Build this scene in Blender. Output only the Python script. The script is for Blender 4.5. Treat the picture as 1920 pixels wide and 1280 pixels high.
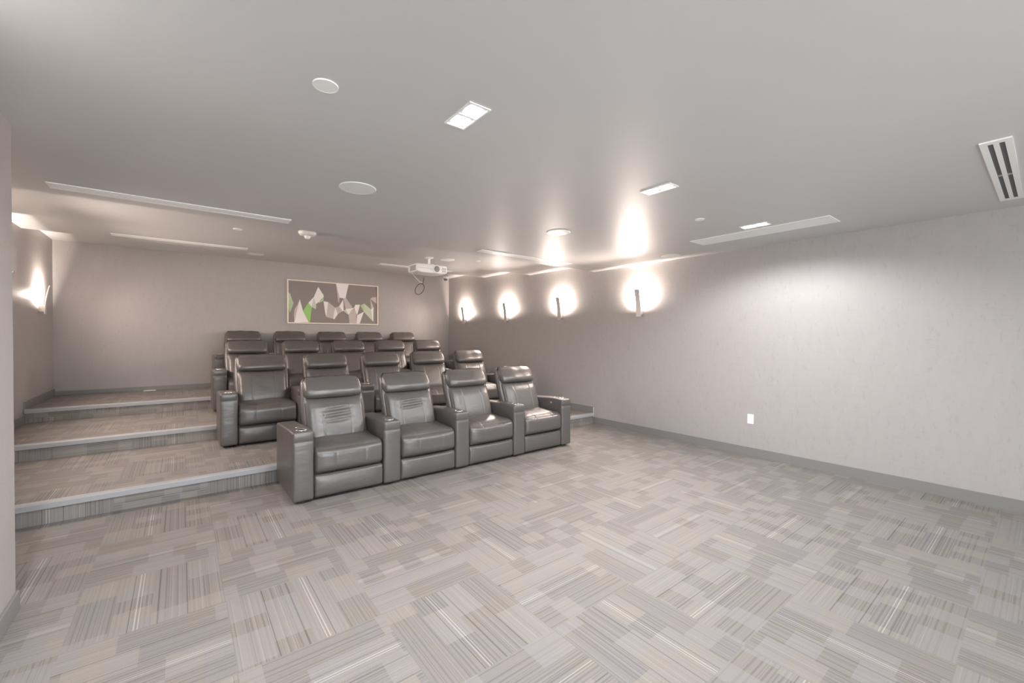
import bpy, bmesh, math, random
from mathutils import Vector, Matrix
for _o in list(bpy.data.objects):
    bpy.data.objects.remove(_o)
S = bpy.context.scene
C = S.collection
PI = math.pi

# ------------------------------------------------------------------ dimensions (metres, floor z = 0, camera above the origin)
W, L = 5.688, -1.636            # right and left wall
NW = -0.715                     # face of the near wall on the left
YB = 10.035                     # back wall
YF = -3.4                       # front of the room, behind the camera
Y1, Y2, Y3 = 4.934, 6.660, 8.328
RS = 0.1744                     # riser height
H0, H1, H2, H3 = 2.636, 2.775, 2.906, 3.061
TOP = 3.35

# ------------------------------------------------------------------ camera
cd = bpy.data.cameras.new('camera')
cam = bpy.data.objects.new('camera', cd); C.objects.link(cam)
r_ = Vector((0.78738938, -0.61645091, 0.00249985))
u_ = Vector((0.00472869, 0.0100949, 0.99993786))
f_ = Vector((0.61643784, 0.78732863, -0.01086362))
M = Matrix.Identity(4)
for i in range(3):
    M[i][0] = r_[i]; M[i][1] = u_[i]; M[i][2] = -f_[i]
M[2][3] = 1.5
cam.matrix_world = M
cd.sensor_width = 36.0; cd.lens = 793.405 / 1920 * 36.0
cd.clip_start = 0.02
S.camera = cam

# ------------------------------------------------------------------ world, exposure
w = bpy.data.worlds.new('world'); S.world = w; w.use_nodes = True
w.node_tree.nodes['Background'].inputs[0].default_value = (0.90, 0.96, 1, 1)
w.node_tree.nodes['Background'].inputs[1].default_value = 6.5  # fill light that enters by the added front opening
S.view_settings.view_transform = 'Standard'
S.view_settings.look = 'None'
S.view_settings.exposure = 0.66
S.view_settings.gamma = 1.0
S.view_settings.use_curve_mapping = False
SPOT_W = 51.0        # watts of each downlight lamp
SCONCE_FILL_W = 76.0
STRIP_W = 42.0
COOL = (0.97, 0.985, 1.0)
WARM = (1.0, 0.84, 0.745)

# ------------------------------------------------------------------ materials
class NT:
    def __init__(s, name):
        s.m = bpy.data.materials.new(name); s.m.use_nodes = True
        s.t = s.m.node_tree; s.b = s.t.nodes['Principled BSDF']
    def n(s, typ, **kw):
        nd = s.t.nodes.new(typ)
        for k, v in kw.items(): setattr(nd, k, v)
        return nd
    def put(s, sock, v):
        if hasattr(v, 'is_linked') or isinstance(v, bpy.types.NodeSocket): s.t.links.new(v, sock)
        else: sock.default_value = v
    def math(s, op, a, b=0.0, c=None):
        nd = s.n('ShaderNodeMath', operation=op)
        s.put(nd.inputs[0], a); s.put(nd.inputs[1], b)
        if c is not None: s.put(nd.inputs[2], c)
        return nd.outputs[0]
    def comb(s, x, y, z=0.0):
        nd = s.n('ShaderNodeCombineXYZ')
        s.put(nd.inputs[0], x); s.put(nd.inputs[1], y); s.put(nd.inputs[2], z)
        return nd.outputs[0]
    def mixf(s, f, a, b):
        nd = s.n('ShaderNodeMix', data_type='FLOAT')
        s.put(nd.inputs[0], f); s.put(nd.inputs[2], a); s.put(nd.inputs[3], b)
        return nd.outputs[0]
    def mixc(s, f, a, b, mode='MIX'):
        nd = s.n('ShaderNodeMix', data_type='RGBA', blend_type=mode)
        s.put(nd.inputs[0], f); s.put(nd.inputs[6], a); s.put(nd.inputs[7], b)
        return nd.outputs[2]
    def noise(s, vec, scale, detail=2.0, rough=0.5, dim='3D'):
        nd = s.n('ShaderNodeTexNoise', noise_dimensions=dim)
        if dim == '1D': s.put(nd.inputs['W'], vec)
        else: s.put(nd.inputs['Vector'], vec)
        nd.inputs['Scale'].default_value = scale; nd.inputs['Detail'].default_value = detail
        nd.inputs['Roughness'].default_value = rough
        return nd.outputs['Fac']
    def white(s, vec):
        nd = s.n('ShaderNodeTexWhiteNoise', noise_dimensions='3D'); s.put(nd.inputs['Vector'], vec)
        return nd.outputs['Value']
    def pos(s):
        g = s.n('ShaderNodeTexCoord'); sp = s.n('ShaderNodeSeparateXYZ')
        s.t.links.new(g.outputs['Object'], sp.inputs[0])
        return g.outputs['Object'], sp.outputs[0], sp.outputs[1], sp.outputs[2]
    def scalev(s, v, sc):
        nd = s.n('ShaderNodeVectorMath', operation='MULTIPLY'); s.put(nd.inputs[0], v); nd.inputs[1].default_value = sc
        return nd.outputs[0]
    def bump(s, h, st, dist=0.01):
        nd = s.n('ShaderNodeBump'); s.put(nd.inputs['Height'], h)
        nd.inputs['Strength'].default_value = st; nd.inputs['Distance'].default_value = dist
        s.t.links.new(nd.outputs[0], s.b.inputs['Normal'])
    def ramp(s, fac, stops, interp='LINEAR'):
        nd = s.n('ShaderNodeValToRGB'); cr = nd.color_ramp; cr.interpolation = interp
        while len(cr.elements) < len(stops): cr.elements.new(0.5)
        for e, (p, v) in zip(cr.elements, stops):
            e.position = p; e.color = (v, v, v, 1) if not isinstance(v, tuple) else (*v, 1)
        s.put(nd.inputs[0], fac)
        return nd.outputs[0]

def simple(name, col, rough=0.5, metal=0.0, spec=0.5, emit=None, strength=0.0, var=0.03):
    k = NT(name)
    v, x, y, z = k.pos()
    n = k.noise(v, 30.0, 2)
    f = k.math('ADD', k.math('MULTIPLY', n, 2 * var), 1 - var)
    k.put(k.b.inputs['Base Color'], k.mixc(1.0, (*col, 1), k.comb(f, f, f), 'MULTIPLY'))
    k.b.inputs['Roughness'].default_value = rough
    k.b.inputs['Metallic'].default_value = metal
    k.b.inputs['Specular IOR Level'].default_value = spec
    if emit:
        k.b.inputs['Emission Color'].default_value = (*emit, 1); k.b.inputs['Emission Strength'].default_value = strength
    return k.m

def carpet_mat():
    k = NT('carpet_tiles')
    v, X, Y, Z = k.pos()
    yc = k.math('ADD', Y, Z)
    T = 0.652
    tx = k.math('DIVIDE', k.math('SUBTRACT', X, 0.194 - 10 * T), T)
    ty = k.math('DIVIDE', k.math('SUBTRACT', yc, 0.26 - 10 * T), T)
    ix, iy = k.math('FLOOR', tx), k.math('FLOOR', ty)
    fx, fy = k.math('FRACT', tx), k.math('FRACT', ty)
    par = k.math('MODULO', k.math('ADD', ix, iy), 2.0)
    par = k.math('GREATER_THAN', par, 0.5)
    t = k.mixf(par, fy, fx); s = k.mixf(par, fx, fy)
    flip = k.math('GREATER_THAN', k.white(k.comb(ix, iy, 3.3)), 0.62)
    t = k.mixf(flip, t, k.math('SUBTRACT', 1.0, t))
    # named lines across the tile: dark seams, light yarns, one bright double yarn
    base = 0.5
    lines = [(.0, .006, .41), (.030, .037, .56), (.112, .118, .40), (.155, .162, .57), (.255, .263, .32), (.31, .317, .56),
             (.362, .368, .57), (.452, .459, .33), (.572, .581, .80), (.594, .603, .80), (.634, .642, .32),
             (.676, .683, .58), (.745, .752, .41), (.798, .805, .57), (.88, .886, .41)]
    st = []
    for a, b, val in lines[:15]:
        st.append((a, val)); st.append((b, base))
    rmp = k.ramp(t, st, 'CONSTANT')
    # fine ribs and woven patches
    band = k.math('FLOOR', k.math('MULTIPLY', t, 4.0))
    off = k.white(k.comb(k.math('ADD', ix, 0.5), iy, band))
    sc = k.math('FLOOR', k.math('ADD', k.math('MULTIPLY', s, 5.0), off))
    pv = k.white(k.comb(k.math('ADD', k.math('MULTIPLY', ix, 7.1), sc), k.math('ADD', k.math('MULTIPLY', iy, 5.3), band), 1.7))
    patch = k.math('GREATER_THAN', pv, 0.52)
    rib1 = k.noise(k.math('ADD', k.math('MULTIPLY', t, 1.0), k.math('MULTIPLY', par, 4.0)), 62.0, 1, dim='1D')
    rib = k.ramp(rib1, [(0.38, 0.0), (0.52, 1.0)])
    amp = k.mixf(patch, 0.10, 0.26)
    ribf = k.math('SUBTRACT', 1.0, k.math('MULTIPLY', k.math('SUBTRACT', 1.0, rib), amp))
    patchf = k.mixf(patch, 1.05, 0.92)
    pile = k.noise(v, 260.0, 2)
    pilef = k.math('ADD', 0.82, k.math('MULTIPLY', pile, 0.36))
    val = k.math('MULTIPLY', k.math('MULTIPLY', ribf, patchf), pilef)
    val = k.math('MULTIPLY', val, k.math('MULTIPLY', rmp, 2.0))
    # warm and cool tints by tile region
    tint = k.white(k.comb(k.math('ADD', ix, sc), k.math('ADD', iy, band), 9.1))
    col = k.mixc(tint, CARPET_A, CARPET_B)
    out = k.mixc(1.0, col, k.comb(val, val, val), 'MULTIPLY')
    k.put(k.b.inputs['Base Color'], out)
    k.b.inputs['Roughness'].default_value = 0.62
    k.b.inputs['Specular IOR Level'].default_value = 0.5
    k.bump(k.math('ADD', pile, k.math('MULTIPLY', rib, 0.6)), 0.35, 0.004)
    return k.m

CARPET_A = (0.262, 0.236, 0.212, 1)
CARPET_B = (0.248, 0.232, 0.226, 1)

def wallpaper():
    k = NT('wallpaper')
    v, X, Y, Z = k.pos()
    a = k.noise(k.scalev(v, (34, 34, 11)), 1.0, 2, 0.6)
    b = k.noise(k.scalev(v, (8, 8, 34)), 1.0, 2, 0.6)
    c = k.noise(k.scalev(v, (14, 14, 5)), 1.0, 4, 0.7)
    dash = k.ramp(a, [(0.28, 0.0), (0.40, 1.0)])
    dash2 = k.ramp(b, [(0.26, 0.0), (0.38, 1.0)])
    f = k.math('ADD', 0.80, k.math('MULTIPLY', dash, 0.08))
    f = k.math('ADD', f, k.math('MULTIPLY', dash2, 0.05))
    f = k.math('ADD', f, k.math('MULTIPLY', c, 0.14))
    k.put(k.b.inputs['Base Color'], k.mixc(1.0, WALLC, k.comb(f, f, f), 'MULTIPLY'))
    k.b.inputs['Roughness'].default_value = 0.5
    k.b.inputs['Specular IOR Level'].default_value = 0.35
    k.bump(k.math('ADD', a, b), 0.12, 0.003)
    return k.m
WALLC = (0.41, 0.386, 0.372, 1)

def ceiling_mat():
    k = NT('satin_ceiling_paint')
    v, X, Y, Z = k.pos()
    n = k.noise(v, 1.3, 3)
    f = k.math('ADD', 0.96, k.math('MULTIPLY', n, 0.08))
    k.put(k.b.inputs['Base Color'], k.mixc(1.0, CEILC, k.comb(f, f, f), 'MULTIPLY'))
    k.b.inputs['Roughness'].default_value = 0.46
    k.b.inputs['Specular IOR Level'].default_value = 0.36
    k.bump(k.noise(v, 60.0, 3), 0.05, 0.002)
    return k.m
CEILC = (0.60, 0.592, 0.58, 1)

def leather_mat():
    k = NT('dark_leather')
    v, X, Y, Z = k.pos()
    oi = k.n('ShaderNodeObjectInfo')
    off = k.math('MULTIPLY', oi.outputs['Random'], 40.0)
    ad = k.n('ShaderNodeVectorMath', operation='ADD'); k.put(ad.inputs[0], v); k.put(ad.inputs[1], k.comb(off, off, off))
    v2 = ad.outputs[0]
    n = k.noise(v2, 3.0, 3)
    f = k.math('ADD', 0.86, k.math('MULTIPLY', n, 0.28))
    k.put(k.b.inputs['Base Color'], k.mixc(1.0, LEATHER, k.comb(f, f, f), 'MULTIPLY'))
    k.b.inputs['Roughness'].default_value = 0.37
    k.b.inputs['Specular IOR Level'].default_value = 0.85
    wr = k.noise(k.scalev(v2, (5, 5, 9)), 1.0, 4, 0.55)
    grain = k.noise(v, 220.0, 2)
    k.bump(k.math('ADD', wr, k.math('MULTIPLY', grain, 0.02)), 0.55, 0.012)
    return k.m
LEATHER = (0.100, 0.090, 0.085, 1)

carpet = carpet_mat(); wallp = wallpaper(); ceilm = ceiling_mat(); leather = leather_mat()
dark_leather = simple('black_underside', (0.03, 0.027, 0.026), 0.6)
white_metal = simple('white_metal', (0.90, 0.90, 0.88), 0.4)
vent_dark = simple('vent_slot', (0.10, 0.10, 0.105), 0.6)
vent_mid = simple('vent_slot_grey', (0.42, 0.42, 0.42), 0.6)
base_m = simple('painted_baseboard', (0.23, 0.222, 0.218), 0.35)
nose_m = simple('grey_rubber_nosing', (0.40, 0.40, 0.41), 0.45)
chrome = simple('chrome', (0.85, 0.85, 0.84), 0.18, 1.0)
steel = simple('brushed_nickel', (0.62, 0.58, 0.55), 0.35, 0.8)
shade_m = simple('satin_nickel_shade', (0.66, 0.62, 0.60), 0.4, 0.15)
white_plastic = simple('white_plastic', (0.88, 0.88, 0.86), 0.35)
cream_plastic = simple('cream_projector_plastic', (0.88, 0.85, 0.81), 0.4)
grey_plastic = simple('grey_plastic', (0.30, 0.30, 0.29), 0.4)
lens_m = simple('lens_glass', (0.10, 0.10, 0.105), 0.08)
black_m = simple('black_cable', (0.06, 0.045, 0.04), 0.5)
lamp_m = simple('lit_led_lamp', (1, 1, 1), 0.5, emit=(0.97, 0.98, 1.0), strength=40.0)
bulb_m = simple('lit_sconce_bulb', (1, 1, 1), 0.5, emit=(1.0, 0.88, 0.76), strength=25.0)

# ------------------------------------------------------------------ object helpers
def obj(name, bm, m, parent=None, loc=None, smooth=False):
    bm.normal_update()
    me = bpy.data.meshes.new(name); bm.to_mesh(me); bm.free()
    for mm in (m if isinstance(m, (list, tuple)) else [m]): me.materials.append(mm)
    if smooth:
        for p in me.polygons: p.use_smooth = True
    o = bpy.data.objects.new(name, me); C.objects.link(o)
    if parent: o.parent = parent
    if loc: o.location = loc
    return o
def struct(name, bm, m, smooth=False):
    o = obj(name, bm, m, smooth=smooth); o['kind'] = 'structure'; return o
def thing(name, label, cat, loc=(0, 0, 0), rotz=0.0, group=None):
    o = bpy.data.objects.new(name, None); C.objects.link(o)
    o.empty_display_size = 0.1
    o.location = loc; o.rotation_euler = (0, 0, rotz); o['label'] = label; o['category'] = cat
    if group: o['group'] = group
    return o
def dup(root, loc, rotz=None, label=None, group=None):
    def cp(o, par):
        c = o.copy(); C.objects.link(c)
        if par: c.parent = par
        for ch in list(o.children): cp(ch, c)
        return c
    c = cp(root, None)
    c.location = loc
    if rotz is not None: c.rotation_euler = (0, 0, rotz)
    if label: c['label'] = label
    if group: c['group'] = group
    return c
def box(bm, x0, x1, y0, y1, z0, z1, bev=0.0):
    vs = [bm.verts.new((x, y, z)) for x in (x0, x1) for y in (y0, y1) for z in (z0, z1)]
    fs = [(0, 1, 3, 2), (4, 6, 7, 5), (0, 4, 5, 1), (2, 3, 7, 6), (0, 2, 6, 4), (1, 5, 7, 3)]
    nf = [bm.faces.new([vs[i] for i in f]) for f in fs]
    if bev > 0:
        es = list({e for f in nf for e in f.edges})
        bmesh.ops.bevel(bm, geom=es, offset=bev, segments=2, affect='EDGES', profile=0.5)
    return bm
def nb(*a, **k): return box(bmesh.new(), *a, **k)
def prism_yz(poly, x0, x1):
    bm = bmesh.new()
    a = [bm.verts.new((x0, y, z)) for y, z in poly]; b = [bm.verts.new((x1, y, z)) for y, z in poly]
    n = len(poly)
    bm.faces.new(a); bm.faces.new(b[::-1])
    for i in range(n): bm.faces.new((a[i], b[i], b[(i + 1) % n], a[(i + 1) % n]))
    bmesh.ops.recalc_face_normals(bm, faces=bm.faces[:])
    return bm
def lathe(bm, prof, seg=32, c=(0, 0, 0), axis='z'):
    rings = []
    for r, z in prof:
        ring = []
        for i in range(seg):
            a = 2 * PI * i / seg
            p = (r * math.cos(a), r * math.sin(a), z) if axis == 'z' else (r * math.cos(a), z, r * math.sin(a))
            ring.append(bm.verts.new((p[0] + c[0], p[1] + c[1], p[2] + c[2])))
        rings.append(ring)
    for k in range(len(rings) - 1):
        for i in range(seg):
            bm.faces.new((rings[k][i], rings[k][(i + 1) % seg], rings[k + 1][(i + 1) % seg], rings[k + 1][i]))
    bm.faces.new(rings[0]); bm.faces.new(rings[-1])
    bmesh.ops.recalc_face_normals(bm, faces=bm.faces[:])
    return bm
def tube(bm, pts, r, seg=8):
    pts = [Vector(p) for p in pts]; rings = []
    for i, p in enumerate(pts):
        d = (pts[min(i + 1, len(pts) - 1)] - pts[max(i - 1, 0)]).normalized()
        a = d.orthogonal().normalized() if i == 0 else (prev - d * prev.dot(d)).normalized()
        prev = a; b = d.cross(a)
        rings.append([bm.verts.new(p + (a * math.cos(2 * PI * k / seg) + b * math.sin(2 * PI * k / seg)) * r) for k in range(seg)])
    for k in range(len(rings) - 1):
        for i in range(seg):
            bm.faces.new((rings[k][i], rings[k][(i + 1) % seg], rings[k + 1][(i + 1) % seg], rings[k + 1][i]))
    bm.faces.new(rings[0]); bm.faces.new(rings[-1])
    bmesh.ops.recalc_face_normals(bm, faces=bm.faces[:])
    return bm
def rbox(bm, lo, hi, r, n=(8, 8, 8), f=None, extra=((), (), ())):
    """box with round edges, enough vertices to be puffed and bent by f(p, u, v, w)"""
    lo = Vector(lo); hi = Vector(hi); c = (lo + hi) / 2; h = (hi - lo) / 2
    if not hasattr(r, '__len__'): r = (r, r, r)
    r = [min(r[i], h[i] * 0.98) for i in range(3)]
    ax = []
    for i in range(3):
        s = {-h[i], h[i]}
        for q in (0.12, 0.35, 0.62, 1.0):
            s.add(h[i] - r[i] * q); s.add(-h[i] + r[i] * q)
        m = h[i] - r[i]
        for k in range(1, n[i]): s.add(-m + 2 * m * k / n[i])
        for e in extra[i]: s.add(e - c[i])
        ax.append(sorted(s))
    cache = {}
    def V(i, j, k):
        key = (i, j, k)
        if key not in cache:
            q = Vector((ax[0][i], ax[1][j], ax[2][k]))
            inn = Vector([max(-(h[d] - r[d]), min(h[d] - r[d], q[d])) for d in range(3)])
            dl = Vector([(q[d] - inn[d]) / r[d] for d in range(3)])
            if dl.length > 1e-9:
                mx = max(abs(t) for t in dl)
                dl = dl.normalized() * mx
            p = Vector([inn[d] + dl[d] * r[d] for d in range(3)]) + c
            if f: p = f(p.copy(), q[0] / h[0], q[1] / h[1], q[2] / h[2])
            cache[key] = bm.verts.new(p)
        return cache[key]
    N = [len(a) - 1 for a in ax]
    for d in range(3):
        a, b = [(1, 2), (2, 0), (0, 1)][d]
        for side in (0, N[d]):
            for i in range(N[a]):
                for j in range(N[b]):
                    q = []
                    for di, dj in ((0, 0), (1, 0), (1, 1), (0, 1)):
                        ind = [0, 0, 0]; ind[d] = side; ind[a] = i + di; ind[b] = j + dj
                        q.append(V(*ind))
                    if side == 0: q = q[::-1]
                    try: bm.faces.new(q)
                    except ValueError: pass
    return bm

# ------------------------------------------------------------------ the room
struct('floor', prism_yz([(YF, -0.1), (YF, 0), (Y1, 0), (Y1, RS), (Y2, RS), (Y2, 2 * RS), (Y3, 2 * RS), (Y3, 3 * RS), (YB, 3 * RS), (YB, -0.1)], L, W), carpet)
struct('ceiling', prism_yz([(YF, TOP), (YF, H0), (Y1, H0), (Y1, H1), (Y2, H1), (Y2, H2), (Y3, H2), (Y3, H3), (YB, H3), (YB, TOP)], L, W), ceilm)
struct('wall_right', nb(W, W + 0.15, YF - 0.15, YB + 0.15, -0.1, TOP), wallp)
struct('wall_back', nb(L - 0.15, W, YB, YB + 0.15, -0.1, TOP), wallp)
struct('wall_left', nb(L - 0.15, L, 3.47, YB, -0.1, TOP), wallp)
struct('wall_near', nb(L - 0.15, NW, YF, 3.47, 0.0, H0), wallp)
# unseen front wall, with a wide opening added to let fill light in
bm = bmesh.new()
DX0, DX1 = NW + 0.1, 2.8
box(bm, L - 0.15, DX0, YF - 0.15, YF, -0.1, TOP); box(bm, DX1, W, YF - 0.15, YF, -0.1, TOP)
box(bm, DX0, DX1, YF - 0.15, YF, H0 - 0.02, TOP); box(bm, DX0, DX1, YF - 0.15, YF, -0.1, 0.0)
struct('wall_front', bm, wallp)
BB = 0.106
def bboard(x0, x1, y0, y1, z):
    bm = nb(x0, x1, y0, y1, z, z + BB, bev=0.003)
    return bm
bm = bmesh.new()
for y0, y1, z in ((YF, Y1, 0), (Y1, Y2, RS), (Y2, Y3, 2 * RS), (Y3, YB, 3 * RS)):
    box(bm, W - 0.014, W, y0, y1, z, z + BB)
struct('baseboard_right', bm, base_m)
bm = bmesh.new()
for y0, y1, z in ((3.47, Y1, 0), (Y1, Y2, RS), (Y2, Y3, 2 * RS), (Y3, YB, 3 * RS)):
    box(bm, L, L + 0.014, y0, y1, z, z + BB)
struct('baseboard_left', bm, base_m)
struct('baseboard_back', nb(L + 0.014, W - 0.014, YB - 0.014, YB, 3 * RS, 3 * RS + 0.07), base_m)
struct('baseboard_near', nb(NW, NW + 0.014, YF, 3.48, 0, BB, bev=0.003), base_m)
struct('trim_1', nb(W - 0.017, W - 0.0135, Y1 - 0.008, Y1 + 0.002, BB, RS + BB, bev=0.001), white_metal)  # white strip painted in for the specular glint at the baseboard end
for i, (y, z) in enumerate(((Y1, RS), (Y2, 2 * RS), (Y3, 3 * RS))):
    # rubber stair nosing: short lip down the riser and a strip back over the tread
    bm = prism_yz([(y - 0.022, z - 0.048), (y - 0.026, z - 0.006), (y - 0.018, z + 0.004), (y + 0.045, z + 0.004), (y + 0.045, z - 0.006), (y, z - 0.006), (y, z - 0.048)], L + 0.014, W - 0.018)
    struct('trim_%d' % (i + 2), bm, nose_m)

# ------------------------------------------------------------------ downlights
def spot(name, parent, loc, power, col, size, blend, radius, rot=(0, 0, 0)):
    ld = bpy.data.lights.new(name, 'SPOT'); ld.energy = power; ld.color = col
    ld.spot_size = math.radians(size); ld.spot_blend = blend; ld.shadow_soft_size = radius
    o = bpy.data.objects.new(name, ld); C.objects.link(o); o.parent = parent; o.location = loc; o.rotation_euler = rot
    return o
def make_downlight(label, loc):
    t = thing('ceiling_downlight', label, 'ceiling light', loc, group='twin recessed downlights')
    bm = bmesh.new()
    hx, hy, b = 0.062, 0.128, 0.011
    box(bm, -hx, -hx + b, -hy, hy, -0.006, 0.0); box(bm, hx - b, hx, -hy, hy, -0.006, 0.0)
    box(bm, -hx + b, hx - b, -hy, -hy + b, -0.006, 0.0); box(bm, -hx + b, hx - b, hy - b, hy, -0.006, 0.0)
    box(bm, -hx + b, hx - b, -0.006, 0.006, -0.005, 0.0)
    obj('trim_frame', bm, white_metal, t)
    for s in (-1, 1):
        obj('lamp', lathe(bmesh.new(), [(0.001, -0.0045), (0.040, -0.0045), (0.044, -0.001), (0.046, 0.0)], 24, (0, s * 0.061, 0)), lamp_m, t)
        spot('lamp_light', t, (0, s * 0.061, -0.012), SPOT_W, COOL, 163, 0.45, 0.03)
    return t
DL = [(-0.56, 'out of view beyond the near wall'), (1.165, 'large glaring twin downlight in ceiling left of centre, nearest the seats'),
      (2.89, 'middle twin downlight, left of the long white ceiling grille'), (4.585, 'small twin downlight right beside the long white ceiling grille')]
for x, lab in DL[1:]: make_downlight(lab, (x, 1.87, H0))
make_downlight('twin downlight beside the near left wall', (DL[0][0], 1.87, H0))

# ------------------------------------------------------------------ wall sconces (local: wall is x = 0, lamp sticks out to +x)
def make_sconce(label, loc, rotz, power=1.0):
    t = thing('wall_sconce', label, 'wall light', loc, rotz, 'curved blade wall sconces')
    obj('wall_bracket', nb(0.0, 0.060, -0.032, 0.032, 0.03, 0.125, bev=0.003), shade_m, t)
    bm = bmesh.new(); n = 18; rings = []
    for i in range(n + 1):
        q = i / n
        z = 0.42 * q
        x = 0.056 + 0.055 * q ** 2.0
        hw = 0.042
        rings.append([bm.verts.new(p) for p in ((x, -hw, z), (x, hw, z), (x + 0.012, hw, z), (x + 0.012, -hw, z))])
    for i in range(n):
        for k in range(4):
            bm.faces.new((rings[i][k], rings[i][(k + 1) % 4], rings[i + 1][(k + 1) % 4], rings[i + 1][k]))
    bm.faces.new(rings[0]); bm.faces.new(rings[-1]); bmesh.ops.recalc_face_normals(bm, faces=bm.faces[:])
    obj('curved_shade', bm, shade_m, t)
    obj('bulb', lathe(bmesh.new(), [(0.012, 0.125), (0.014, 0.16), (0.010, 0.19), (0.002, 0.197)], 16, (0.030, 0, 0)), bulb_m, t, smooth=True)
    # added fill in front of the shade, aimed out and down into the room
    spot('room_fill_light', t, (0.22, 0, 0.36), SCONCE_FILL_W * power, WARM, 150, 0.8, 0.13, (0, math.radians(-(180 - 112)), 0))
    # lit strip on the wall side of the curved shade
    ld = bpy.data.lights.new('strip_light', 'AREA'); ld.shape = 'RECTANGLE'; ld.size = 0.05; ld.size_y = 0.20
    ld.energy = STRIP_W; ld.color = WARM
    o = bpy.data.objects.new('strip_light', ld); C.objects.link(o); o.parent = t
    o.location = (0.062, 0, 0.27); o.rotation_euler = (0, math.radians(90 + 16), 0)
    return t
SZ = 1.5 + 0.322
for y, lab in ((9.17, 'farthest sconce on the right wall, next to the back corner'), (7.42, 'second sconce from the back corner on the right wall'),
               (5.74, 'third sconce from the back corner on the right wall, beside the front seats'), (3.985, 'nearest and largest sconce on the right wall, by the plain wallpaper')):
    make_sconce(lab, (W, y, SZ), PI, 0.4 if y > 9 else 1.0)
for y, lab in ((9.17, 'only sconce in view on the left wall, near the back corner'), (7.42, 'sconce on the left wall hidden behind the near wall'), (5.74, 'sconce on the left wall beside the first step, hidden by the near wall')):
    make_sconce(lab, (L, y, SZ), 0, 0.3 if y > 9 else 1.0)

# ------------------------------------------------------------------ ceiling fittings
def slot_diffuser(label, x0, x1, y0, y1, z, along='x', slots=2, dark=vent_mid, mid=False):
    t = thing('linear_diffuser', label, 'air vent', ((x0 + x1) / 2, (y0 + y1) / 2, z))
    hx, hy = (x1 - x0) / 2, (y1 - y0) / 2
    a, b = (hx, hy) if along == 'x' else (hy, hx)     # a along, b across
    def bx(bm, s0, s1, c0, c1, z0, z1):
        return box(bm, s0, s1, c0, c1, z0, z1) if along == 'x' else box(bm, c0, c1, s0, s1, z0, z1)
    n = slots; e = 0.03 if slots == 2 else 0.038
    end = 0.05
    gr = 1.0 if mid else 4.0
    sw = (2 * b - 2 * e) / (n + (n - 1) * gr)
    gap = sw * gr
    bm = bmesh.new()
    bx(bm, -a, -a + end, -b, b, -0.008, 0); bx(bm, a - end, a, -b, b, -0.008, 0)
    bx(bm, -a + end, a - end, -b, -b + e, -0.008, 0); bx(bm, -a + end, a - end, b - e, b, -0.008, 0)
    for i in range(n - 1):
        c = -b + e + sw * (i + 1) + gap * i
        bx(bm, -a + end, a - end, c, c + gap, -0.008, 0)
    obj('diffuser_frame', bm, white_metal, t)
    bm = bmesh.new()
    for i in range(n):
        c = -b + e + (sw + gap) * i
        if mid:
            bx(bm, -a + end, -0.02, c, c + sw, -0.002, 0); bx(bm, 0.02, a - end, c, c + sw, -0.002, 0)
        else: bx(bm, -a + end, a - end, c, c + sw, -0.002, 0)
    obj('slots', bm, dark, t)
    if mid:
        bm = bmesh.new(); bx(bm, -0.02, 0.02, -b + e, b - e, -0.005, 0)
        obj('slot_divider', bm, vent_mid, t)
    return t
slot_diffuser('short wide two-slot vent at the right edge with dark slots', 3.68, 5.335, 0.150, 0.278, H0, 'x', 2, vent_dark, True)
slot_diffuser('long white slot diffuser in the ceiling at upper left, the nearer and larger one', -0.78, 0.855, 4.58, 4.74, H0, 'x', 2)
slot_diffuser('long thin slot diffuser at left, the farther one close to the back wall', -0.75, 0.855, 7.945, 8.10, H2, 'x', 2)
slot_diffuser('long slot diffuser above the right-hand sconces, to the right of the projector', 3.09, 4.76, 4.58, 4.71, H0, 'x', 2)
slot_diffuser('thin slot diffuser partly hidden behind the projector', 3.02, 4.62, 7.945, 8.10, H2, 'x', 2)
# return grille with fine louvres
t = thing('return_grille', 'long plain white ceiling grille beside the right wall', 'air vent', (4.90, 1.968, H0))
bm = bmesh.new()
gx, gy, e = 0.158, 0.684, 0.02
box(bm, -gx, -gx + e, -gy, gy, -0.008, 0); box(bm, gx - e, gx, -gy, gy, -0.008, 0)
box(bm, -gx + e, gx - e, -gy, -gy + e, -0.008, 0); box(bm, -gx + e, gx - e, gy - e, gy, -0.008, 0)
obj('grille_frame', bm, white_metal, t)
bm = bmesh.new(); nl = 20
for i in range(nl):
    x = -gx + e + (2 * gx - 2 * e) * (i + 0.1) / nl
    box(bm, x, x + 0.0105, -gy + e, gy - e, -0.006, -0.0015)
obj('louvres', bm, white_metal, t)
obj('backing', nb(-gx + e, gx - e, -gy + e, gy - e, -0.0012, 0), white_plastic, t)

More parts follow.
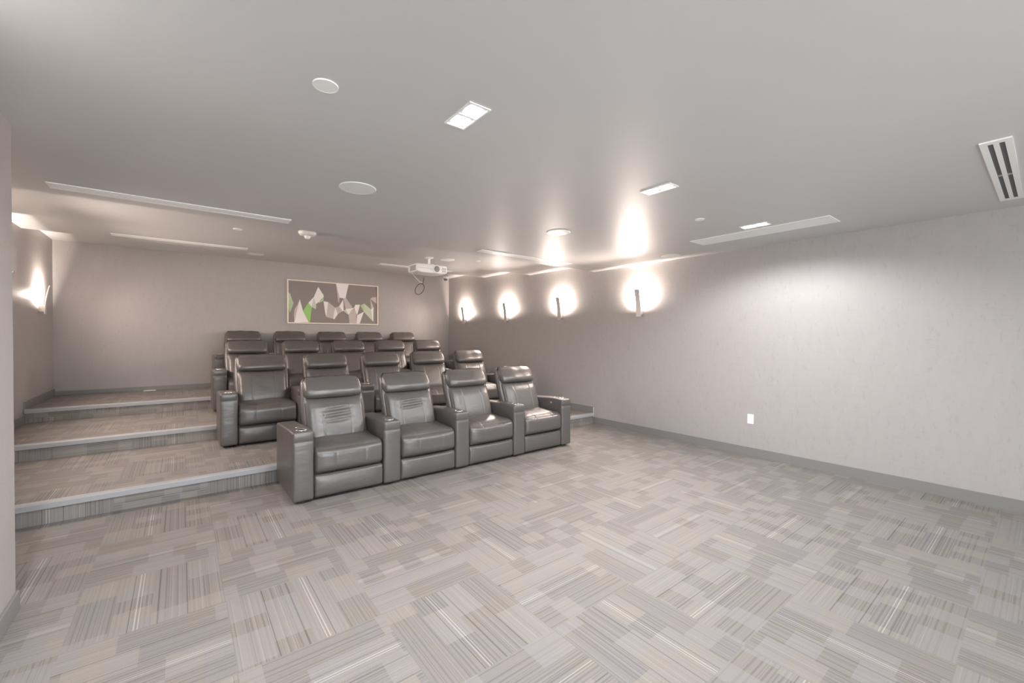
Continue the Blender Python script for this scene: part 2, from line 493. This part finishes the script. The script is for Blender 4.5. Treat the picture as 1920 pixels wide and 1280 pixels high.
def disc(name, label, cat, x, y, z, r, group=None, th=0.006):
    t = thing(name, label, cat, (x, y, z), group=group)
    obj('rim', lathe(bmesh.new(), [(r, 0.0), (r, -th * 0.5), (r * 0.97, -th), (r * 0.93, -th), (r * 0.93, 0.0)], 48), white_metal, t)
    obj('grille' if r > 0.1 else 'cover', lathe(bmesh.new(), [(r * 0.925, 0.0), (r * 0.925, -th * 0.8), (r * 0.6, -th * 0.95), (0.002, -th)], 48), white_plastic, t)
for x, y, z, r, lab in ((1.072, 3.29, H0, 0.135, 'largest round ceiling speaker, left of centre'), (3.236, 3.32, H0, 0.128, 'round ceiling speaker in front of the right sconces, near image centre'),
                        (5.39, 3.297, H0, 0.13, 'round ceiling speaker beside the nearest right sconce'), (3.49, 6.20, H1, 0.115, 'round ceiling speaker just behind and right of projector'),
                        (5.40, 9.33, H3, 0.14, 'round ceiling speaker in the far right corner'), (1.129, 9.34, H3, 0.14, 'round ceiling speaker by the back wall on the left')):
    disc('ceiling_speaker', lab, 'speaker', x, y, z, r, 'flush round ceiling speakers')
for x, y, z, r, lab in ((0.522, 2.04, H0, 0.055, 'round white cover plate in ceiling, the nearest one at upper left'), (3.94, 2.105, H0, 0.045, 'small round cover plate left of the long ceiling grille'),
                        (3.94, 5.97, H1, 0.042, 'tiny round cover plate above the farthest right sconces'), (0.54, 6.0, H1, 0.048, 'tiny round cover plate between the two left slot diffusers')):
    disc('sprinkler_cover', lab, 'sprinkler', x, y, z, r, 'concealed sprinkler covers')
# smoke detector
t = thing('smoke_detector', 'white round detector with small dome, on the ceiling behind the first step edge', 'detector', (1.225, 5.63, H1))
obj('base', lathe(bmesh.new(), [(0.10, 0.0), (0.10, -0.02), (0.085, -0.04), (0.05, -0.048), (0.002, -0.05)], 40), white_plastic, t, smooth=True)
obj('sensor_dome', lathe(bmesh.new(), [(0.035, -0.045), (0.035, -0.065), (0.024, -0.082), (0.003, -0.088)], 24), white_plastic, t, smooth=True)
# dome camera
t = thing('dome_camera', 'small white dome camera on the ceiling in the back right corner', 'camera', (5.42, 9.72, H3))
obj('housing', lathe(bmesh.new(), [(0.062, 0.0), (0.062, -0.05), (0.055, -0.06), (0.002, -0.06)], 28), white_plastic, t, smooth=True)
obj('dome', lathe(bmesh.new(), [(0.048, -0.058), (0.044, -0.085), (0.028, -0.105), (0.003, -0.112)], 24), lens_m, t, smooth=True)

# ------------------------------------------------------------------ projector (local: front faces -y, z = 0 is the body underside)
t = thing('projector', 'white projector hanging from the ceiling in front of the back wall', 'projector', (3.135, 6.05, 1.5 + 1.005))
pw, ph, pd = 0.265, 0.135, 0.34
def pf(p, u, v, w_):
    if v > 0: p.x *= 1 - 0.03 * v
    if w_ < 0: p.z += 0.018 * max(0, abs(u) - 0.8) * 5 * (1)
    return p
obj('body', rbox(bmesh.new(), (-pw, 0, 0), (pw, pd, ph), 0.018, (6, 5, 3), pf), cream_plastic, t, smooth=True)
lx = 0.075
obj('lens_ring', lathe(bmesh.new(), [(0.064, 0.01), (0.064, -0.012), (0.050, -0.016), (0.050, 0.0)], 36, (lx, 0, 0.07), 'y'), white_plastic, t)
obj('lens', lathe(bmesh.new(), [(0.049, 0.0), (0.049, -0.008), (0.03, -0.016), (0.002, -0.019)], 32, (lx, 0, 0.07), 'y'), grey_plastic, t, smooth=True)
for s in range(2):
    for q in range(5):
        x = 0.175 + q * 0.015
        obj('vent_slit', nb(x, x + 0.007, -0.002, 0.002, 0.03 + s * 0.04, 0.057 + s * 0.04), grey_plastic, t)
obj('side_grille', nb(-pw - 0.002, -pw + 0.003, 0.04, 0.24, 0.03, 0.11), vent_mid, t)
obj('front_seam', nb(-pw + 0.02, pw - 0.02, -0.0015, 0.001, 0.066, 0.069), vent_mid, t)
obj('infrared_window', nb(-0.03, -0.018, -0.002, 0.002, 0.045, 0.052), grey_plastic, t)
bm = bmesh.new()
lathe(bm, [(0.07, 0.27), (0.07, 0.262), (0.03, 0.25), (0.018, 0.24), (0.018, 0.17), (0.04, 0.168), (0.04, 0.14)], 24, (0.03, 0.17, 0))
box(bm, -0.14, 0.18, 0.15, 0.19, 0.135, 0.15); box(bm, 0.01, 0.05, 0.05, 0.29, 0.135, 0.15)
obj('ceiling_mount', bm, white_metal, t)
pts = []
for i in range(17):
    q = i / 16
    pts.append((-pw - 0.005 + 0.19 * q, 0.22 - 0.05 * q, 0.02 - 0.17 * math.sin(q * PI * 0.62) ** 1.0 * (0.5 + 0.5 * q)))
obj('white_cable', tube(bmesh.new(), pts, 0.0045), white_plastic, t, smooth=True)
e = pts[-1]; pts = []
for i in range(26):
    a = PI / 2 - 0.35 - 2 * PI * i / 25 * 1.03
    pts.append((e[0] - 0.055 + 0.072 * math.cos(a) + 0.03 * math.sin(a), e[1], e[2] - 0.11 + 0.088 * math.sin(a)))
pts = [(e[0] + 0.02, e[1], e[2] + 0.08), (e[0] + 0.005, e[1], e[2])] + pts
obj('dark_cable_loop', tube(bmesh.new(), pts, 0.006), black_m, t, smooth=True)

# ------------------------------------------------------------------ framed picture on the back wall
t = thing('framed_picture', 'wide framed abstract picture of angular white and green shapes on back wall', 'picture', (2.76, YB, 2.245))
ax0, ax1, az0, az1 = -0.98, 0.98, -0.467, 0.467
bm = bmesh.new(); fb = 0.022
box(bm, ax0, ax1, -0.045, 0, az1 - fb, az1); box(bm, ax0, ax1, -0.045, 0, az0, az0 + fb)
box(bm, ax0, ax0 + fb, -0.045, 0, az0 + fb, az1 - fb); box(bm, ax1 - fb, ax1, -0.045, 0, az0 + fb, az1 - fb)
obj('picture_frame', bm, simple('pale_gold_frame', (0.92, 0.82, 0.72), 0.35), t)
obj('canvas', nb(ax0 + fb, ax1 - fb, -0.03, 0, az0 + fb, az1 - fb), simple('taupe_canvas', (0.27, 0.235, 0.215), 0.6), t)
polys = (
('w', [(2.773, 1.194), (3.05, 1.195), (2.978, 0.868), (2.849, 0.881)]), ('p', [(2.773, 1.194), (2.849, 0.881), (2.836, 0.747), (2.817, 0.799)]),
('q', [(1.804, 0.937), (1.838, 0.902), (1.865, 0.811), (1.804, 0.757)]), ('h', [(1.804, 0.757), (1.865, 0.811), (1.904, 0.713), (1.831, 0.498), (1.804, 0.608)]),
('w', [(2.024, 0.801), (2.087, 0.545), (2.203, 0.308), (1.915, 0.301)]), ('p', [(2.024, 0.801), (1.978, 0.679), (1.921, 0.576), (1.909, 0.451), (1.917, 0.301)]),
('g', [(2.195, 0.734), (2.261, 0.642), (2.227, 0.308), (2.209, 0.308), (2.087, 0.545)]), ('w', [(2.195, 0.734), (2.305, 0.862), (2.261, 0.642)]),
('q', [(2.305, 0.862), (2.353, 0.697), (2.347, 0.6), (2.261, 0.642)]), ('w', [(2.396, 1.093), (2.509, 0.913), (2.505, 0.848), (2.347, 0.71), (2.305, 0.862)]),
('h', [(2.505, 0.874), (2.505, 0.789), (2.395, 0.732), (2.45, 0.825)]), ('w', [(2.505, 0.783), (2.603, 0.768), (2.565, 0.433), (2.541, 0.524)]),
('p', [(2.603, 0.768), (2.753, 0.651), (2.715, 0.399), (2.571, 0.434)]), ('w', [(2.753, 0.651), (2.81, 0.507), (2.734, 0.386), (2.708, 0.398)]),
('p', [(2.753, 0.651), (2.842, 0.688), (2.926, 0.585), (2.81, 0.507)]), ('w', [(2.842, 0.688), (2.929, 0.845), (2.939, 0.592), (2.913, 0.578)]),
('p', [(2.933, 0.866), (2.985, 0.889), (3.135, 0.674), (2.984, 0.627)]), ('q', [(2.932, 0.585), (2.991, 0.628), (3.049, 0.502), (3.03, 0.508)]),
('w', [(2.984, 0.631), (3.175, 0.667), (3.049, 0.502)]), ('p', [(3.049, 0.502), (3.122, 0.626), (3.215, 0.63), (3.228, 0.304), (3.069, 0.301)]),
('w', [(3.175, 0.667), (3.202, 0.739), (3.31, 0.744), (3.242, 0.495)]), ('w', [(3.242, 0.495), (3.398, 0.583), (3.303, 0.306), (3.228, 0.304)]),
('h', [(3.317, 0.724), (3.405, 0.776), (3.447, 0.75), (3.398, 0.583)]), ('q', [(3.405, 0.776), (3.572, 0.645), (3.621, 0.354), (3.398, 0.583)]),
('p', [(3.551, 0.894), (3.6, 0.932), (3.699, 0.945), (3.699, 0.791), (3.586, 0.869)]), ('p', [(3.551, 0.894), (3.586, 0.813), (3.628, 0.703), (3.572, 0.645)]),
('w', [(3.572, 0.645), (3.628, 0.703), (3.623, 0.354), (3.6, 0.424)]))
pm = {'w': 0, 'p': 1, 'q': 2, 'h': 3, 'g': 4}
bm = bmesh.new()
for i, (kk, pts) in enumerate(polys):
    yy = -0.0305 - 0.00004 * i
    a = [bm.verts.new((x - 2.76, yy, z + 1.5 - 2.245)) for x, z in pts]
    b = [bm.verts.new((x - 2.76, -0.0295, z + 1.5 - 2.245)) for x, z in pts]
    fc = bm.faces.new(a); fc.material_index = pm[kk]
    for j in range(len(pts)):
        fc = bm.faces.new((a[j], a[(j + 1) % len(a)], b[(j + 1) % len(a)], b[j])); fc.material_index = pm[kk]
bmesh.ops.recalc_face_normals(bm, faces=bm.faces[:])
obj('painted_shapes', bm, [simple('white_paint', (0.92, 0.87, 0.84), 0.6), simple('blush_paint', (0.60, 0.52, 0.49), 0.6), simple('sage_paint', (0.60, 0.64, 0.50), 0.6),
                           simple('light_green_paint', (0.46, 0.62, 0.33), 0.6), simple('green_paint', (0.33, 0.62, 0.17), 0.6)], t)

# ------------------------------------------------------------------ outlets
t = thing('wall_outlet', 'white outlet plate low on the right wall', 'outlet', (W, 2.35, 0.407))
obj('cover_plate', nb(-0.008, 0, -0.037, 0.037, 0, 0.122, bev=0.002), white_plastic, t)
for z in (0.035, 0.085): obj('socket', nb(-0.0105, -0.007, -0.017, 0.017, z - 0.014, z + 0.014, bev=0.001), white_metal, t)
t = thing('floor_outlet', 'small white floor outlet plate by the foot of the back wall', 'outlet', (-0.44, YB - 0.10, 3 * RS))
obj('cover_plate', nb(-0.085, 0.085, -0.05, 0.05, 0, 0.008, bev=0.002), white_plastic, t)
obj('lid', nb(-0.06, 0.06, -0.03, 0.03, 0.008, 0.012), white_metal, t)

# ------------------------------------------------------------------ recliners (local origin: front left floor corner of the left armrest)
P, AW = 0.827, 0.178
def arm(t, x0, D, button=None):
    def fa(p, u, v, w_):
        if w_ > 0: p.z -= 0.045 * max(0, (p.y - 0.25) / D) * w_
        if v < 0: p.y -= 0.006 * (1 - u * u) * (1 - w_ * w_)
        # stitched seam across the upper front
        if v < -0.5 and 0.555 < p.z < 0.561: p.y += 0.006
        return p
    a = obj('armrest', rbox(bmesh.new(), (x0, 0, 0.025), (x0 + AW, D, 0.65), (0.022, 0.026, 0.03), (4, 8, 6), fa,
                            extra=((), (), (0.552, 0.558, 0.564))), leather, t, smooth=True)
    cx = x0 + AW / 2
    c = obj('cup_holder', lathe(bmesh.new(), [(0.047, 0.646), (0.047, 0.654), (0.043, 0.657), (0.037, 0.656), (0.036, 0.648)], 28, (cx, 0.10, 0)), chrome, a, smooth=True)
    obj('cup_well', lathe(bmesh.new(), [(0.0355, 0.645), (0.0355, 0.6512), (0.002, 0.6512)], 24, (cx, 0.10, 0)), dark_leather, c)
    obj('tray_socket', lathe(bmesh.new(), [(0.017, 0.63), (0.017, 0.650), (0.010, 0.652), (0.002, 0.652)], 16, (cx, 0.245, 0)), chrome, a, smooth=True)
    if button is not None:
        bx = x0 if button < 0 else x0 + AW
        obj('recline_button', nb(bx - 0.004, bx + 0.004, 0.20, 0.23, 0.575, 0.60, bev=0.002), steel, a)
    return a
def lean(z): return 0.36 + (z - 0.42) * 0.40
def make_recliner(label, loc, D, group, right_arm=False, wrinkle=0, puff=1.0, seed=0):
    rnd = random.Random(seed)
    t = thing('recliner', label, 'armchair', loc, 0, group)
    arm(t, 0.0, D, None)
    if right_arm: arm(t, P, D, -1)
    s0, s1 = AW + 0.004, P - 0.003
    cx = (s0 + s1) / 2
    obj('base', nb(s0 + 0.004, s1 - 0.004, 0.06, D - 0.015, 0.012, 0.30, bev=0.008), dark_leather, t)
    pa, pb = rnd.uniform(-1, 1), rnd.uniform(-1, 1)
    def fs(p, u, v, w_):
        k = (1 - u ** 4)
        if v < 0: p.y -= 0.030 * puff * k * (1 - w_ ** 4) * (-v)
        if w_ > 0: p.z += (0.028 * k * (1 - v * v)) * w_ * puff + 0.004 * math.sin(u * 5 + pa * 3) * (1 - v * v) * w_
        if v > 0.0 and w_ > 0: p.z += 0.03 * v * w_
        # seams on the front and top, either side of the middle
        if abs(abs(p.x - cx) - 0.135) < 0.002 and (v < 0 or w_ > 0): p.y += 0.0012; p.z -= 0.0015 * (w_ > 0)
        return p
    obj('seat', rbox(bmesh.new(), (s0, 0.004, 0.238), (s1, 0.60, 0.478), (0.03, 0.065, 0.062), (10, 10, 6), fs,
                     extra=((cx - 0.139, cx - 0.135, cx - 0.131, cx + 0.131, cx + 0.135, cx + 0.139), (), ())), leather, t, smooth=True)
    def ff(p, u, v, w_):
        if v < 0: p.y -= 0.020 * (1 - u ** 6) * (1 - w_ * w_)
        return p
    obj('footrest', rbox(bmesh.new(), (s0, 0.012, 0.028), (s1, 0.10, 0.234), (0.02, 0.03, 0.03), (10, 2, 8), ff), leather, t, smooth=True)
    # backrest shell
    def fb(p, u, v, w_):
        z = p.z
        if w_ < 0: p.x = cx + (p.x - cx) * (1 - 0.05 * (-w_))
        if w_ > 0.3: p.x = cx + (p.x - cx) * (1 - 0.07 * (w_ - 0.3) / 0.7)
        p.y += lean(z)
        return p
    b = obj('backrest', rbox(bmesh.new(), (cx - 0.316, 0.035, 0.40), (cx + 0.316, 0.155, 1.055), (0.045, 0.045, 0.05), (6, 4, 12), fb), leather, t, smooth=True)
    def fc(p, u, v, w_):
        z = p.z
        k = (1 - u ** 4) * (1 - w_ ** 4)
        if v < 0:
            p.y -= 0.034 * k - 0.040 * max(0.0, w_ - 0.55) * (1 - 0.5 * abs(u))
            if abs(abs(p.x - cx) - 0.13) < 0.002: p.y += 0.003
            if wrinkle:
                m = max(0, 1 - (u / 0.55) ** 2)
                for zc, am in ((0.755, 0.010), (0.70, 0.011), (0.645, 0.008))[:wrinkle]:
                    d = (z - zc - 0.02 * u) / 0.014
                    p.y += am * m * math.exp(-d * d) - am * 0.5 * m * math.exp(-((z - zc - 0.02 * u - 0.024) / 0.014) ** 2)
        if w_ < -0.2:
            p.x = cx + (p.x - cx) * (1 - 0.10 * ((-w_ - 0.2) / 0.8) ** 2)
        p.y += lean(z)
        return p
    obj('back_cushion', rbox(bmesh.new(), (cx - 0.288, -0.012, 0.455), (cx + 0.288, 0.09, 0.875), (0.055, 0.045, 0.05), (12, 2, 40 if wrinkle else 14), fc,
                             extra=((cx - 0.134, cx - 0.13, cx - 0.126, cx + 0.126, cx + 0.13, cx + 0.134), (), ())), leather, b, smooth=True)
    def fh(p, u, v, w_):
        z = p.z
        k = (1 - u ** 4)
        if v < 0: p.y -= 0.050 * k * max(0.0, math.cos((w_ + 0.28) * PI / 2 * 0.78)) - 0.022 * max(0, w_ + 0.2) - 0.02 * max(0, abs(u) - 0.7) * max(0, w_) + 0.004 * math.sin(u * 7 + pb * 3) * (1 - w_ * w_)
        if w_ > 0: p.z += 0.010 * k * w_ + 0.003 * math.sin(u * 9 + pa * 4) * w_
        if w_ > 0: p.x = cx + (p.x - cx) * (1 - 0.05 * w_)
        p.y += lean(z)
        return p
    obj('headrest', rbox(bmesh.new(), (cx - 0.292, -0.02, 0.868), (cx + 0.292, 0.10, 1.072), (0.03, 0.055, 0.055), (14, 3, 10), fh), leather, b, smooth=True)
    return t

G1, G2, G3, G4 = 'recliners in the front row', 'recliners in the second row', 'recliners in the third row', 'recliners in the back row'
R1 = (0.767, 4.10)
lab1 = ['recliner at the left end of the front row, with wrinkled lower back cushion', 'second recliner from the left in the front row, lightly creased back',
        'third recliner from the left in the front row, wide seat bulging forward', 'recliner at the right end of the front row, closest to the right wall']
for i in range(4):
    make_recliner(lab1[i], (R1[0] + i * P, R1[1], 0), 0.80, G1, right_arm=(i == 3), wrinkle=(3, 2, 0, 0)[i], puff=(0.9, 1.3, 1.35, 1.05)[i], seed=i + 1)
ordn = ['recliner at the left end', 'second recliner from the left', 'middle recliner', 'second recliner from the right', 'recliner at the right end']
wh = {2: 'of the second row, on the first step', 3: 'of the third row, on the second step', 4: 'of the back row, below the picture wall'}
def row(k, x0, y0, z0, D, grp):
    mid = make_recliner('%s %s' % (ordn[0], wh[k]), (x0, y0, z0), D, grp, seed=10 + k)
    for i in range(1, 4): dup(mid, (x0 + i * P, y0, z0), label='%s %s' % (ordn[i], wh[k]), group=grp)
    make_recliner('%s %s' % (ordn[4], wh[k]), (x0 + 4 * P, y0, z0), D, grp, right_arm=True, seed=20 + k)
row(2, 0.357, 5.985, RS, 0.64, G2)
row(3, 0.372, 7.68, 2 * RS, 0.60, G3)
row(4, 0.470, 9.17, 3 * RS, 0.80, G4)
